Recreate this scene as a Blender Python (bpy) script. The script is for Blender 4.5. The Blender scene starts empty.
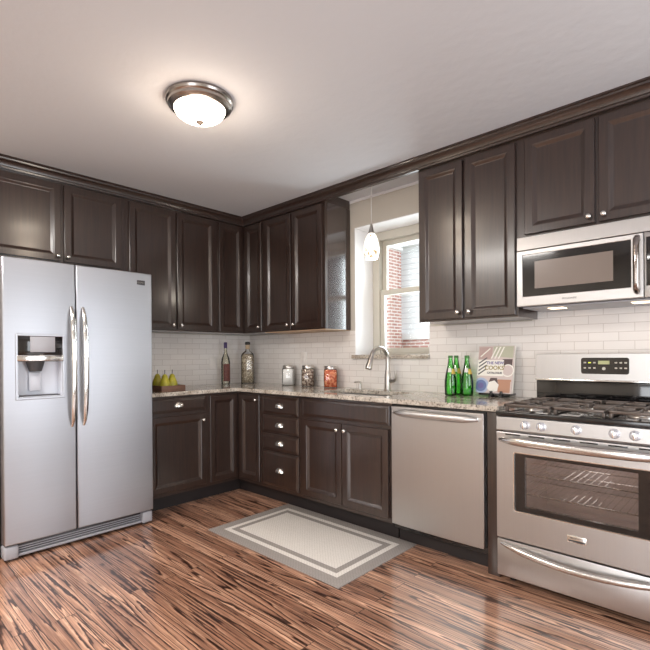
import bpy, bmesh, math, random
from mathutils import Vector, Matrix
random.seed(7)
S = bpy.context.scene
COL = S.collection
PI = math.pi

# ------------------------------------------------------------------ camera
CAM = (3.955, -3.0756, 1.1899)
YAW, PITCH, ROLL, FPX, U0, V0 = 0.7555, -0.0029, 0.0068, 464.56, 322.39, 356.86
def make_camera():
    fw = Vector((-math.sin(YAW), math.cos(YAW), 0)); rt = Vector((math.cos(YAW), math.sin(YAW), 0)); up = Vector((0, 0, 1))
    f2 = fw*math.cos(PITCH) + up*math.sin(PITCH); u2 = up*math.cos(PITCH) - fw*math.sin(PITCH)
    c, s = math.cos(ROLL), math.sin(ROLL)
    R = rt*c - u2*s; U = rt*s + u2*c; B = -f2
    cd = bpy.data.cameras.new('camera'); cam = bpy.data.objects.new('camera', cd); COL.objects.link(cam)
    cd.sensor_width = 36; cd.sensor_fit = 'HORIZONTAL'; cd.lens = FPX/650*36
    cd.shift_x = (325-U0)/650; cd.shift_y = (V0-325)/650
    cd.clip_start = .02; cd.clip_end = 200
    cam.matrix_world = Matrix(((R.x, U.x, B.x, CAM[0]), (R.y, U.y, B.y, CAM[1]), (R.z, U.z, B.z, CAM[2]), (0, 0, 0, 1)))
    S.camera = cam
make_camera()

# ------------------------------------------------------------------ world, light, exposure
H = 2.5077
RX, RY = 5.4, -5.0            # room extents
EXPOSURE = 0.4
SKY = 1.9
DAY = 1.0
PANEL = 62
S.view_settings.view_transform = 'Standard'; S.view_settings.look = 'None'
S.view_settings.exposure = EXPOSURE; S.view_settings.gamma = 1; S.view_settings.use_curve_mapping = False
w = bpy.data.worlds.new('world'); S.world = w; w.use_nodes = True
w.node_tree.nodes['Background'].inputs[0].default_value = (.93, .96, 1, 1)
w.node_tree.nodes['Background'].inputs[1].default_value = SKY
def area(name, loc, rot, sx, sy, power, col):
    d = bpy.data.lights.new(name, 'AREA'); d.shape = 'RECTANGLE'; d.size = sx; d.size_y = sy; d.energy = power; d.color = col
    o = bpy.data.objects.new(name, d); COL.objects.link(o); o.location = loc; o.rotation_euler = rot
    return o
# added area lamps: daylight for two made-up windows, extra at the kitchen window
area('added_daylight_right', (RX+.3, -1.35, 1.15), (0, PI/2, 0), 2.0, 1.7, 30*DAY, (.90, .95, 1))
area('added_daylight_front', (4.3, RY-.3, 1.15), (PI/2+.35, 0, 0), 1.7, 2.0, 44*DAY, (.95, .97, 1))
area('added_daylight_kitchen', (1.8, .75, 1.75), (-PI/2, 0, 0), .62, .95, 22*DAY, (.88, .94, 1))

# ------------------------------------------------------------------ materials
def new_mat(name):
    m = bpy.data.materials.new(name); m.use_nodes = True
    nt = m.node_tree; b = nt.nodes['Principled BSDF']
    return m, nt, b
def srgb(r, g, b):
    f = lambda c: (c/255/12.92) if c/255 <= .04045 else ((c/255+.055)/1.055)**2.4
    return (f(r), f(g), f(b), 1)
def nd(nt, t, **kw):
    n = nt.nodes.new(t)
    for k, v in kw.items():
        if k.startswith('i_'): n.inputs[k[2:]].default_value = v
        else: setattr(n, k, v)
    return n
def plain(name, col, rough=.5, metal=0, coat=0, bump=0, bscale=60, var=0, vscale=8, spec=.5, emit=0):
    m, nt, b = new_mat(name)
    b.inputs['Base Color'].default_value = col; b.inputs['Roughness'].default_value = rough
    b.inputs['Metallic'].default_value = metal; b.inputs['Coat Weight'].default_value = coat
    b.inputs['Coat Roughness'].default_value = .12; b.inputs['Specular IOR Level'].default_value = spec
    tc = nd(nt, 'ShaderNodeTexCoord')
    if var:
        n = nd(nt, 'ShaderNodeTexNoise', i_Scale=vscale, i_Detail=4); nt.links.new(tc.outputs['Object'], n.inputs['Vector'])
        r = nd(nt, 'ShaderNodeValToRGB')
        r.color_ramp.elements[0].position = .3; r.color_ramp.elements[1].position = .7
        r.color_ramp.elements[0].color = tuple(c*(1-var) for c in col[:3])+(1,)
        r.color_ramp.elements[1].color = tuple(min(1, c*(1+var)) for c in col[:3])+(1,)
        nt.links.new(n.outputs['Fac'], r.inputs['Fac']); nt.links.new(r.outputs['Color'], b.inputs['Base Color'])
    if bump:
        n2 = nd(nt, 'ShaderNodeTexNoise', i_Scale=bscale, i_Detail=3); nt.links.new(tc.outputs['Object'], n2.inputs['Vector'])
        bp = nd(nt, 'ShaderNodeBump', i_Strength=bump, i_Distance=.01)
        nt.links.new(n2.outputs['Fac'], bp.inputs['Height']); nt.links.new(bp.outputs['Normal'], b.inputs['Normal'])
    if emit:
        b.inputs['Emission Color'].default_value = col; b.inputs['Emission Strength'].default_value = emit
    return m
def wood_dark():
    m, nt, b = new_mat('espresso_wood')
    tc = nd(nt, 'ShaderNodeTexCoord'); mp = nd(nt, 'ShaderNodeMapping'); mp.inputs['Scale'].default_value = (40, 40, 2.2)
    nt.links.new(tc.outputs['Object'], mp.inputs['Vector'])
    n = nd(nt, 'ShaderNodeTexNoise', i_Scale=1.6, i_Detail=6, i_Roughness=.65); nt.links.new(mp.outputs['Vector'], n.inputs['Vector'])
    r = nd(nt, 'ShaderNodeValToRGB'); e = r.color_ramp.elements
    e[0].position = .3; e[0].color = srgb(38, 26, 22); e[1].position = .75; e[1].color = srgb(61, 43, 35)
    nt.links.new(n.outputs['Fac'], r.inputs['Fac']); nt.links.new(r.outputs['Color'], b.inputs['Base Color'])
    b.inputs['Roughness'].default_value = .28; b.inputs['Specular IOR Level'].default_value = .7
    b.inputs['Coat Weight'].default_value = .5; b.inputs['Coat Roughness'].default_value = .15
    bp = nd(nt, 'ShaderNodeBump', i_Strength=.03, i_Distance=.002)
    nt.links.new(n.outputs['Fac'], bp.inputs['Height']); nt.links.new(bp.outputs['Normal'], b.inputs['Normal'])
    return m
def steel(name, col, rough, scale, bump=.02):
    m, nt, b = new_mat(name)
    tc = nd(nt, 'ShaderNodeTexCoord'); mp = nd(nt, 'ShaderNodeMapping'); mp.inputs['Scale'].default_value = scale
    nt.links.new(tc.outputs['Object'], mp.inputs['Vector'])
    n = nd(nt, 'ShaderNodeTexNoise', i_Scale=1, i_Detail=4); nt.links.new(mp.outputs['Vector'], n.inputs['Vector'])
    r = nd(nt, 'ShaderNodeValToRGB'); e = r.color_ramp.elements
    e[0].position = .25; e[0].color = tuple(c*.96 for c in col[:3])+(1,); e[1].position = .75; e[1].color = col
    nt.links.new(n.outputs['Fac'], r.inputs['Fac']); nt.links.new(r.outputs['Color'], b.inputs['Base Color'])
    mr = nd(nt, 'ShaderNodeMapRange'); mr.inputs['To Min'].default_value = rough-.03; mr.inputs['To Max'].default_value = rough+.03
    nt.links.new(n.outputs['Fac'], mr.inputs['Value']); nt.links.new(mr.outputs['Result'], b.inputs['Roughness'])
    b.inputs['Metallic'].default_value = 1; b.inputs['Anisotropic'].default_value = .55
    tg = nd(nt, 'ShaderNodeTangent', direction_type='RADIAL', axis='Z'); nt.links.new(tg.outputs[0], b.inputs['Tangent'])
    return m
def thin_glass(name, col, refl_rough=.02, base=.0):
    m = bpy.data.materials.new(name); m.use_nodes = True; nt = m.node_tree; nt.nodes.clear()
    out = nd(nt, 'ShaderNodeOutputMaterial'); mix = nd(nt, 'ShaderNodeMixShader'); tr = nd(nt, 'ShaderNodeBsdfTransparent'); gl = nd(nt, 'ShaderNodeBsdfGlossy')
    tr.inputs['Color'].default_value = col; gl.inputs['Roughness'].default_value = refl_rough
    fr = nd(nt, 'ShaderNodeFresnel', i_IOR=1.5); ad = nd(nt, 'ShaderNodeMath', operation='ADD'); ad.inputs[1].default_value = base
    nt.links.new(fr.outputs[0], ad.inputs[0]); nt.links.new(ad.outputs[0], mix.inputs['Fac'])
    nt.links.new(tr.outputs[0], mix.inputs[1]); nt.links.new(gl.outputs[0], mix.inputs[2]); nt.links.new(mix.outputs[0], out.inputs['Surface'])
    return m
def floor_mat():
    m, nt, b = new_mat('pine_floor'); L = nt.links.new
    tc = nd(nt, 'ShaderNodeTexCoord')
    br = nd(nt, 'ShaderNodeTexBrick', offset=.37, offset_frequency=2, squash=1)
    br.inputs['Color1'].default_value = (0, 0, 0, 1); br.inputs['Color2'].default_value = (1, 1, 1, 1); br.inputs['Mortar'].default_value = (.5, .5, .5, 1)
    br.inputs['Scale'].default_value = 1; br.inputs['Mortar Size'].default_value = .0016; br.inputs['Mortar Smooth'].default_value = .1
    br.inputs['Brick Width'].default_value = 2.6; br.inputs['Row Height'].default_value = .085
    L(tc.outputs['Object'], br.inputs['Vector'])
    rnd = nd(nt, 'ShaderNodeSeparateColor'); L(br.outputs['Color'], rnd.inputs[0])
    off = nd(nt, 'ShaderNodeVectorMath', operation='SCALE'); off.inputs[0].default_value = (13.7, 29.3, 7.1); L(rnd.outputs[0], off.inputs['Scale'])
    # per-row offset so each board has its own figure
    sx = nd(nt, 'ShaderNodeSeparateXYZ'); L(tc.outputs['Object'], sx.inputs[0])
    dv = nd(nt, 'ShaderNodeMath', operation='DIVIDE'); dv.inputs[1].default_value = .085; L(sx.outputs['Y'], dv.inputs[0])
    fl = nd(nt, 'ShaderNodeMath', operation='FLOOR'); L(dv.outputs[0], fl.inputs[0])
    wn = nd(nt, 'ShaderNodeTexWhiteNoise', noise_dimensions='1D'); L(fl.outputs[0], wn.inputs['W'])
    off2 = nd(nt, 'ShaderNodeVectorMath', operation='SCALE'); off2.inputs[0].default_value = (37.1, 11.3, 0); L(wn.outputs['Value'], off2.inputs['Scale'])
    a1 = nd(nt, 'ShaderNodeVectorMath', operation='ADD'); L(tc.outputs['Object'], a1.inputs[0]); L(off.outputs[0], a1.inputs[1])
    a2 = nd(nt, 'ShaderNodeVectorMath', operation='ADD'); L(a1.outputs[0], a2.inputs[0]); L(off2.outputs[0], a2.inputs[1])
    # growth rings: tan early wood, thin dark late-wood lines that close into cathedrals along the board
    mp = nd(nt, 'ShaderNodeMapping'); mp.inputs['Scale'].default_value = (.30, 8.5, 1); L(a2.outputs[0], mp.inputs['Vector'])
    n1 = nd(nt, 'ShaderNodeTexNoise', i_Scale=1.0, i_Detail=3.0, i_Roughness=.45, i_Distortion=.2); L(mp.outputs['Vector'], n1.inputs['Vector'])
    mpw = nd(nt, 'ShaderNodeMapping'); mpw.inputs['Scale'].default_value = (16, 40, 1); L(a2.outputs[0], mpw.inputs['Vector'])
    nw = nd(nt, 'ShaderNodeTexNoise', i_Scale=1.0, i_Detail=2.0); L(mpw.outputs['Vector'], nw.inputs['Vector'])
    mw = nd(nt, 'ShaderNodeMath', operation='MULTIPLY_ADD'); mw.inputs[1].default_value = .022; L(nw.outputs['Fac'], mw.inputs[0]); L(n1.outputs['Fac'], mw.inputs[2])
    mu = nd(nt, 'ShaderNodeMath', operation='MULTIPLY'); mu.inputs[1].default_value = 17; L(mw.outputs[0], mu.inputs[0])
    fr = nd(nt, 'ShaderNodeMath', operation='FRACT'); L(mu.outputs[0], fr.inputs[0])
    r1 = nd(nt, 'ShaderNodeValToRGB'); e = r1.color_ramp.elements
    e[0].position = 0; e[0].color = srgb(150, 114, 96); e[1].position = 1; e[1].color = srgb(118, 84, 70)
    for p, c in ((.25, srgb(176, 136, 114)), (.55, srgb(190, 150, 126)), (.68, srgb(216, 180, 154)), (.74, srgb(178, 136, 112)), (.80, srgb(66, 42, 34)), (.92, srgb(62, 40, 33))):
        q = e.new(p); q.color = c
    L(fr.outputs[0], r1.inputs['Fac'])
    mp2 = nd(nt, 'ShaderNodeMapping'); mp2.inputs['Scale'].default_value = (5, 230, 1); L(a2.outputs[0], mp2.inputs['Vector'])
    n2 = nd(nt, 'ShaderNodeTexNoise', i_Scale=1, i_Detail=3); L(mp2.outputs['Vector'], n2.inputs['Vector'])
    r2 = nd(nt, 'ShaderNodeValToRGB'); r2.color_ramp.elements[0].position = .3; r2.color_ramp.elements[0].color = (.52, .48, .46, 1); r2.color_ramp.elements[1].position = .65; r2.color_ramp.elements[1].color = (1.28, 1.24, 1.2, 1)
    L(n2.outputs['Fac'], r2.inputs['Fac'])
    mx = nd(nt, 'ShaderNodeMix', data_type='RGBA', blend_type='MULTIPLY'); mx.inputs[0].default_value = 1
    L(r1.outputs['Color'], mx.inputs[6]); L(r2.outputs['Color'], mx.inputs[7])
    # board tone
    r3 = nd(nt, 'ShaderNodeValToRGB'); r3.color_ramp.elements[0].color = (.66, .58, .54, 1); r3.color_ramp.elements[1].color = (1.18, 1.16, 1.14, 1)
    L(wn.outputs['Value'], r3.inputs['Fac'])
    mx2 = nd(nt, 'ShaderNodeMix', data_type='RGBA', blend_type='MULTIPLY'); mx2.inputs[0].default_value = 1
    L(mx.outputs[2], mx2.inputs[6]); L(r3.outputs['Color'], mx2.inputs[7])
    mx3 = nd(nt, 'ShaderNodeMix', data_type='RGBA'); mx3.inputs[7].default_value = srgb(30, 15, 11)
    L(br.outputs['Fac'], mx3.inputs[0]); L(mx2.outputs[2], mx3.inputs[6]); L(mx3.outputs[2], b.inputs['Base Color'])
    b.inputs['Roughness'].default_value = .34; b.inputs['Coat Weight'].default_value = .9; b.inputs['Coat Roughness'].default_value = .14
    hg = nd(nt, 'ShaderNodeMath', operation='SUBTRACT'); hg.inputs[0].default_value = 1; L(br.outputs['Fac'], hg.inputs[1])
    bp = nd(nt, 'ShaderNodeBump', i_Strength=.25, i_Distance=.002); L(hg.outputs[0], bp.inputs['Height']); L(bp.outputs['Normal'], b.inputs['Normal'])
    return m
def tile_mat(name, bw, rh, c1, c2, mortar, msize, rough, rotx=True, bump=.35, rotz=0):
    m, nt, b = new_mat(name); L = nt.links.new
    tc = nd(nt, 'ShaderNodeTexCoord'); sp = nd(nt, 'ShaderNodeSeparateXYZ'); L(tc.outputs['Object'], sp.inputs[0])
    ad = nd(nt, 'ShaderNodeMath', operation='ADD'); L(sp.outputs['X'], ad.inputs[0]); L(sp.outputs['Y'], ad.inputs[1])
    cb = nd(nt, 'ShaderNodeCombineXYZ'); L(ad.outputs[0], cb.inputs['X']); L(sp.outputs['Z'], cb.inputs['Y'])
    br = nd(nt, 'ShaderNodeTexBrick'); L(cb.outputs[0], br.inputs['Vector'])
    br.inputs['Color1'].default_value = c1; br.inputs['Color2'].default_value = c2; br.inputs['Mortar'].default_value = mortar
    br.inputs['Scale'].default_value = 1; br.inputs['Brick Width'].default_value = bw; br.inputs['Row Height'].default_value = rh
    br.inputs['Mortar Size'].default_value = msize; br.inputs['Mortar Smooth'].default_value = .2
    L(br.outputs['Color'], b.inputs['Base Color']); b.inputs['Roughness'].default_value = rough
    iv = nd(nt, 'ShaderNodeMath', operation='SUBTRACT'); iv.inputs[0].default_value = 1; L(br.outputs['Fac'], iv.inputs[1])
    bp = nd(nt, 'ShaderNodeBump', i_Strength=bump, i_Distance=.003); L(iv.outputs[0], bp.inputs['Height']); L(bp.outputs['Normal'], b.inputs['Normal'])
    return m
def granite_mat():
    m, nt, b = new_mat('granite'); L = nt.links.new
    tc = nd(nt, 'ShaderNodeTexCoord')
    n0 = nd(nt, 'ShaderNodeTexNoise', i_Scale=9, i_Detail=5); L(tc.outputs['Object'], n0.inputs['Vector'])
    r0 = nd(nt, 'ShaderNodeValToRGB'); e = r0.color_ramp.elements
    e[0].position = .32; e[0].color = srgb(168, 156, 142); e[1].position = .68; e[1].color = srgb(222, 214, 202)
    L(n0.outputs['Fac'], r0.inputs['Fac'])
    v = nd(nt, 'ShaderNodeTexNoise', i_Scale=85, i_Detail=3, i_Roughness=.7); L(tc.outputs['Object'], v.inputs['Vector'])
    r1 = nd(nt, 'ShaderNodeValToRGB'); e = r1.color_ramp.elements
    e[0].position = .36; e[0].color = (.12, .10, .09, 1); e[1].position = .5; e[1].color = (1, 1, 1, 1)
    L(v.outputs['Fac'], r1.inputs['Fac'])
    mx = nd(nt, 'ShaderNodeMix', data_type='RGBA', blend_type='MULTIPLY'); mx.inputs[0].default_value = .85
    L(r0.outputs['Color'], mx.inputs[6]); L(r1.outputs['Color'], mx.inputs[7]); L(mx.outputs[2], b.inputs['Base Color'])
    b.inputs['Roughness'].default_value = .12; b.inputs['Specular IOR Level'].default_value = .6
    return m
def speckle(name, c1, c2, scale, rough=.6, pos=(.4, .6)):
    m, nt, b = new_mat(name); L = nt.links.new
    tc = nd(nt, 'ShaderNodeTexCoord'); v = nd(nt, 'ShaderNodeTexVoronoi', i_Scale=scale); L(tc.outputs['Object'], v.inputs['Vector'])
    sp = nd(nt, 'ShaderNodeSeparateColor'); L(v.outputs['Color'], sp.inputs[0])
    r = nd(nt, 'ShaderNodeValToRGB'); r.color_ramp.elements[0].position = pos[0]; r.color_ramp.elements[0].color = c1; r.color_ramp.elements[1].position = pos[1]; r.color_ramp.elements[1].color = c2
    L(sp.outputs[0], r.inputs['Fac']); L(r.outputs['Color'], b.inputs['Base Color'])
    bp = nd(nt, 'ShaderNodeBump', i_Strength=.8, i_Distance=.004, invert=True); L(v.outputs['Distance'], bp.inputs['Height']); L(bp.outputs['Normal'], b.inputs['Normal'])
    b.inputs['Roughness'].default_value = rough
    return m
def rug_mat(x0, x1, y0, y1):
    m, nt, b = new_mat('woven_rug'); L = nt.links.new
    tc = nd(nt, 'ShaderNodeTexCoord'); sp = nd(nt, 'ShaderNodeSeparateXYZ'); L(tc.outputs['Object'], sp.inputs[0])
    hx, hy = (x1-x0)/2, (y1-y0)/2
    def edge(o, h):
        a = nd(nt, 'ShaderNodeMath', operation='ABSOLUTE'); L(o, a.inputs[0])
        s = nd(nt, 'ShaderNodeMath', operation='SUBTRACT'); s.inputs[0].default_value = h; L(a.outputs[0], s.inputs[1]); return s.outputs[0]
    mn = nd(nt, 'ShaderNodeMath', operation='MINIMUM'); L(edge(sp.outputs['X'], hx), mn.inputs[0]); L(edge(sp.outputs['Y'], hy), mn.inputs[1])
    r = nd(nt, 'ShaderNodeValToRGB'); r.color_ramp.interpolation = 'CONSTANT'; e = r.color_ramp.elements
    mul = nd(nt, 'ShaderNodeMath', operation='MULTIPLY'); mul.inputs[1].default_value = 2.0; L(mn.outputs[0], mul.inputs[0]); L(mul.outputs[0], r.inputs['Fac'])
    grey, white = srgb(158, 151, 146), srgb(226, 220, 213)
    e[0].position = 0; e[0].color = grey; e[1].position = .15; e[1].color = white
    for p, c in ((.22, grey), (.30, white)):
        q = e.new(p); q.color = c
    # woven dots in the field
    ck = nd(nt, 'ShaderNodeTexBrick'); ck.inputs['Color1'].default_value = (1, 1, 1, 1); ck.inputs['Color2'].default_value = (.94, .93, .92, 1); ck.inputs['Mortar'].default_value = (.52, .50, .48, 1)
    ck.inputs['Scale'].default_value = 1; ck.inputs['Brick Width'].default_value = .022; ck.inputs['Row Height'].default_value = .011; ck.inputs['Mortar Size'].default_value = .0016
    L(tc.outputs['Object'], ck.inputs['Vector'])
    mx = nd(nt, 'ShaderNodeMix', data_type='RGBA', blend_type='MULTIPLY'); mx.inputs[0].default_value = .55; L(r.outputs['Color'], mx.inputs[6]); L(ck.outputs['Color'], mx.inputs[7])
    L(mx.outputs[2], b.inputs['Base Color']); b.inputs['Roughness'].default_value = .95; b.inputs['Specular IOR Level'].default_value = .1
    bp = nd(nt, 'ShaderNodeBump', i_Strength=.4, i_Distance=.002); L(ck.outputs['Color'], bp.inputs['Height']); L(bp.outputs['Normal'], b.inputs['Normal'])
    return m
def siding_mat():
    m, nt, b = new_mat('clapboard'); L = nt.links.new
    tc = nd(nt, 'ShaderNodeTexCoord'); sp = nd(nt, 'ShaderNodeSeparateXYZ'); L(tc.outputs['Object'], sp.inputs[0])
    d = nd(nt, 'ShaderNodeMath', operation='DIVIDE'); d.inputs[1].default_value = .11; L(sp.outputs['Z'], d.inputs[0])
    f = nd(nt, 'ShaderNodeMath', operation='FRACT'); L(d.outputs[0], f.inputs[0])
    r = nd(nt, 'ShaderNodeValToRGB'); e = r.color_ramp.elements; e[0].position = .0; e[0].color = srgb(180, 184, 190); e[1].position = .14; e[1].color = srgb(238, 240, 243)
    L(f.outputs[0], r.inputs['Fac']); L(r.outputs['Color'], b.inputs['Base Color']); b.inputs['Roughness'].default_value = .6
    return m
def pear_mat():
    m, nt, b = new_mat('pear_skin'); L = nt.links.new
    tc = nd(nt, 'ShaderNodeTexCoord'); n = nd(nt, 'ShaderNodeTexNoise', i_Scale=30, i_Detail=3); L(tc.outputs['Object'], n.inputs['Vector'])
    r = nd(nt, 'ShaderNodeValToRGB'); e = r.color_ramp.elements; e[0].position = .3; e[0].color = srgb(158, 152, 40); e[1].position = .7; e[1].color = srgb(196, 186, 62)
    L(n.outputs['Fac'], r.inputs['Fac']); L(r.outputs['Color'], b.inputs['Base Color']); b.inputs['Roughness'].default_value = .35
    return m
def shade_mat():
    m, nt, b = new_mat('mottled_glass_shade'); L = nt.links.new
    tc = nd(nt, 'ShaderNodeTexCoord'); n = nd(nt, 'ShaderNodeTexNoise', i_Scale=38, i_Detail=3); L(tc.outputs['Object'], n.inputs['Vector'])
    sp = nd(nt, 'ShaderNodeSeparateXYZ'); L(tc.outputs['Object'], sp.inputs[0])
    # amber flecks gather in the lower third of the glass
    mr = nd(nt, 'ShaderNodeMapRange'); mr.inputs['From Min'].default_value = -.62; mr.inputs['From Max'].default_value = -.50; mr.inputs['To Min'].default_value = .12; mr.inputs['To Max'].default_value = -.06
    L(sp.outputs['Z'], mr.inputs['Value'])
    ad = nd(nt, 'ShaderNodeMath', operation='ADD'); L(n.outputs['Fac'], ad.inputs[0]); L(mr.outputs['Result'], ad.inputs[1])
    r = nd(nt, 'ShaderNodeValToRGB'); e = r.color_ramp.elements; e[0].position = .52; e[0].color = (1, .97, .9, 1); e[1].position = .64; e[1].color = srgb(150, 125, 72)
    L(ad.outputs[0], r.inputs['Fac']); L(r.outputs['Color'], b.inputs['Base Color']); L(r.outputs['Color'], b.inputs['Emission Color'])
    b.inputs['Emission Strength'].default_value = .75; b.inputs['Roughness'].default_value = .15
    return m

M = {}
M['wood'] = wood_dark()
M['woodgloss'] = plain('lacquered_side', srgb(58, 46, 44), .14, 0, 1, spec=.9)
M['toe'] = plain('toe_kick_black', srgb(34, 28, 28), .5)
M['steel'] = steel('brushed_steel', (.56, .545, .535, 1), .38, (260, 260, 3))
M['steelv'] = steel('brushed_steel_fridge', (.44, .445, .475, 1), .38, (2, 2, 160))
M['polished'] = steel('polished_steel', (.68, .66, .64, 1), .2, (3, 260, 260))
M['chrome'] = plain('polished_metal', (.78, .77, .75, 1), .12, 1)
M['nickel'] = plain('brushed_nickel', (.56, .53, .50, 1), .28, 1)
M['dark_nickel'] = plain('dark_nickel', (.36, .33, .31, 1), .25, 1)
M['bronze'] = plain('dark_bronze', (.06, .04, .03, 1), .6)
M['pale_metal'] = plain('satin_knob', (.80, .77, .72, 1), .22, 1)
M['knobsilver'] = plain('silver_knob', srgb(214, 214, 220), .25, .55)
M['black'] = plain('black_enamel', srgb(22, 20, 21), .18, 0, .4)
M['blackglass'] = plain('black_glass', srgb(18, 16, 17), .05, 0, .6)
M['iron'] = plain('cast_iron', srgb(92, 82, 76), .32, .4, 0, .1, 200)
M['darkplastic'] = plain('grey_plastic', srgb(62, 60, 62), .4)
M['greyplastic'] = plain('light_grey_plastic', srgb(160, 160, 166), .35)
M['ceiling'] = plain('ceiling_paint', srgb(206, 207, 211), .9, bump=.25, bscale=14, spec=.2)
M['wall'] = plain('greige_paint', srgb(200, 194, 184), .85, bump=.05, bscale=80, spec=.2)
M['whitepaint'] = plain('white_paint', srgb(238, 237, 238), .5)
M['winpaint'] = plain('putty_window_paint', srgb(196, 192, 182), .5)
M['floor'] = floor_mat()
M['tile'] = tile_mat('subway_tile', .153, .0505, srgb(236, 232, 228), srgb(230, 225, 221), srgb(206, 199, 194), .0018, .14)
M['granite'] = granite_mat()
M['brick'] = tile_mat('red_brick', .20, .062, srgb(176, 124, 114), srgb(194, 146, 136), srgb(228, 220, 216), .011, .9)
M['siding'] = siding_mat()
M['glass'] = thin_glass('clear_pane', (.97, .99, .98, 1))
M['jarglass'] = thin_glass('jar_glass', (.985, .99, .985, 1), .03, .03)
M['greenglass'] = thin_glass('green_glass', (.26, .80, .20, 1), .04, .05)
M['ovenglass'] = thin_glass('oven_glass', (.85, .83, .83, 1), .02, .07)
M['sugar'] = plain('white_sugar', srgb(240, 238, 236), .9, bump=.3, bscale=300)
M['nuts'] = speckle('mixed_nuts', srgb(112, 84, 68), srgb(206, 188, 170), 75)
M['chips'] = speckle('orange_pasta', srgb(206, 92, 50), srgb(240, 160, 112), 65)
M['herb'] = speckle('dried_herbs', srgb(118, 100, 78), srgb(206, 192, 166), 110, .6, (.2, .8))
M['oil'] = thin_glass('pale_bottle_glass', (.93, .92, .82, 1), .03, .04)
M['purple'] = plain('purple_seal', srgb(74, 56, 104), .4)
M['maroon'] = plain('maroon_label', srgb(112, 66, 58), .6, var=.4, vscale=60)
M['cork'] = plain('pale_neck_seal', srgb(196, 172, 142), .7)
M['pear'] = pear_mat()
M['stem'] = plain('pear_stem', srgb(70, 60, 66), .7)
M['crate'] = plain('walnut_box', srgb(112, 80, 64), .55, var=.25, vscale=20)
M['lamp_glass'] = plain('frosted_lamp_glass', (1, .86, .70, 1), .3, emit=14)
M['shade'] = shade_mat()
M['spot'] = plain('hood_lamp_lens', (1, .80, .55, 1), .3, emit=2)
M['gold'] = plain('gold_foil', srgb(208, 178, 84), .45, .2)
M['labelwhite'] = plain('silver_white_label', srgb(214, 216, 206), .5)
M['display'] = plain('lit_display', srgb(150, 150, 110), .4, emit=.35)
M['button'] = plain('pale_button', srgb(190, 182, 170), .5)
M['ovenin'] = plain('oven_enamel', srgb(196, 184, 182), .35, var=.15, vscale=6)
M['recess'] = plain('pale_recess', srgb(204, 208, 218), .3)
M['outlet'] = plain('outlet_plastic', srgb(236, 231, 226), .35)
M['ink'] = plain('grey_ink', srgb(70, 66, 66), .6)
for k, c in (('pink', (186, 160, 154)), ('sage', (182, 182, 160)), ('dark', (84, 66, 66)), ('terra', (182, 134, 108)), ('blue', (100, 116, 162)), ('paleblue', (166, 180, 208)), ('cream', (236, 232, 224)), ('violet', (104, 96, 150)), ('olive', (148, 132, 62)), ('slate', (84, 80, 86)), ('stone', (205, 190, 186))):
    M['bk_'+k] = plain('cover_'+k, srgb(*c), .5)

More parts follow.
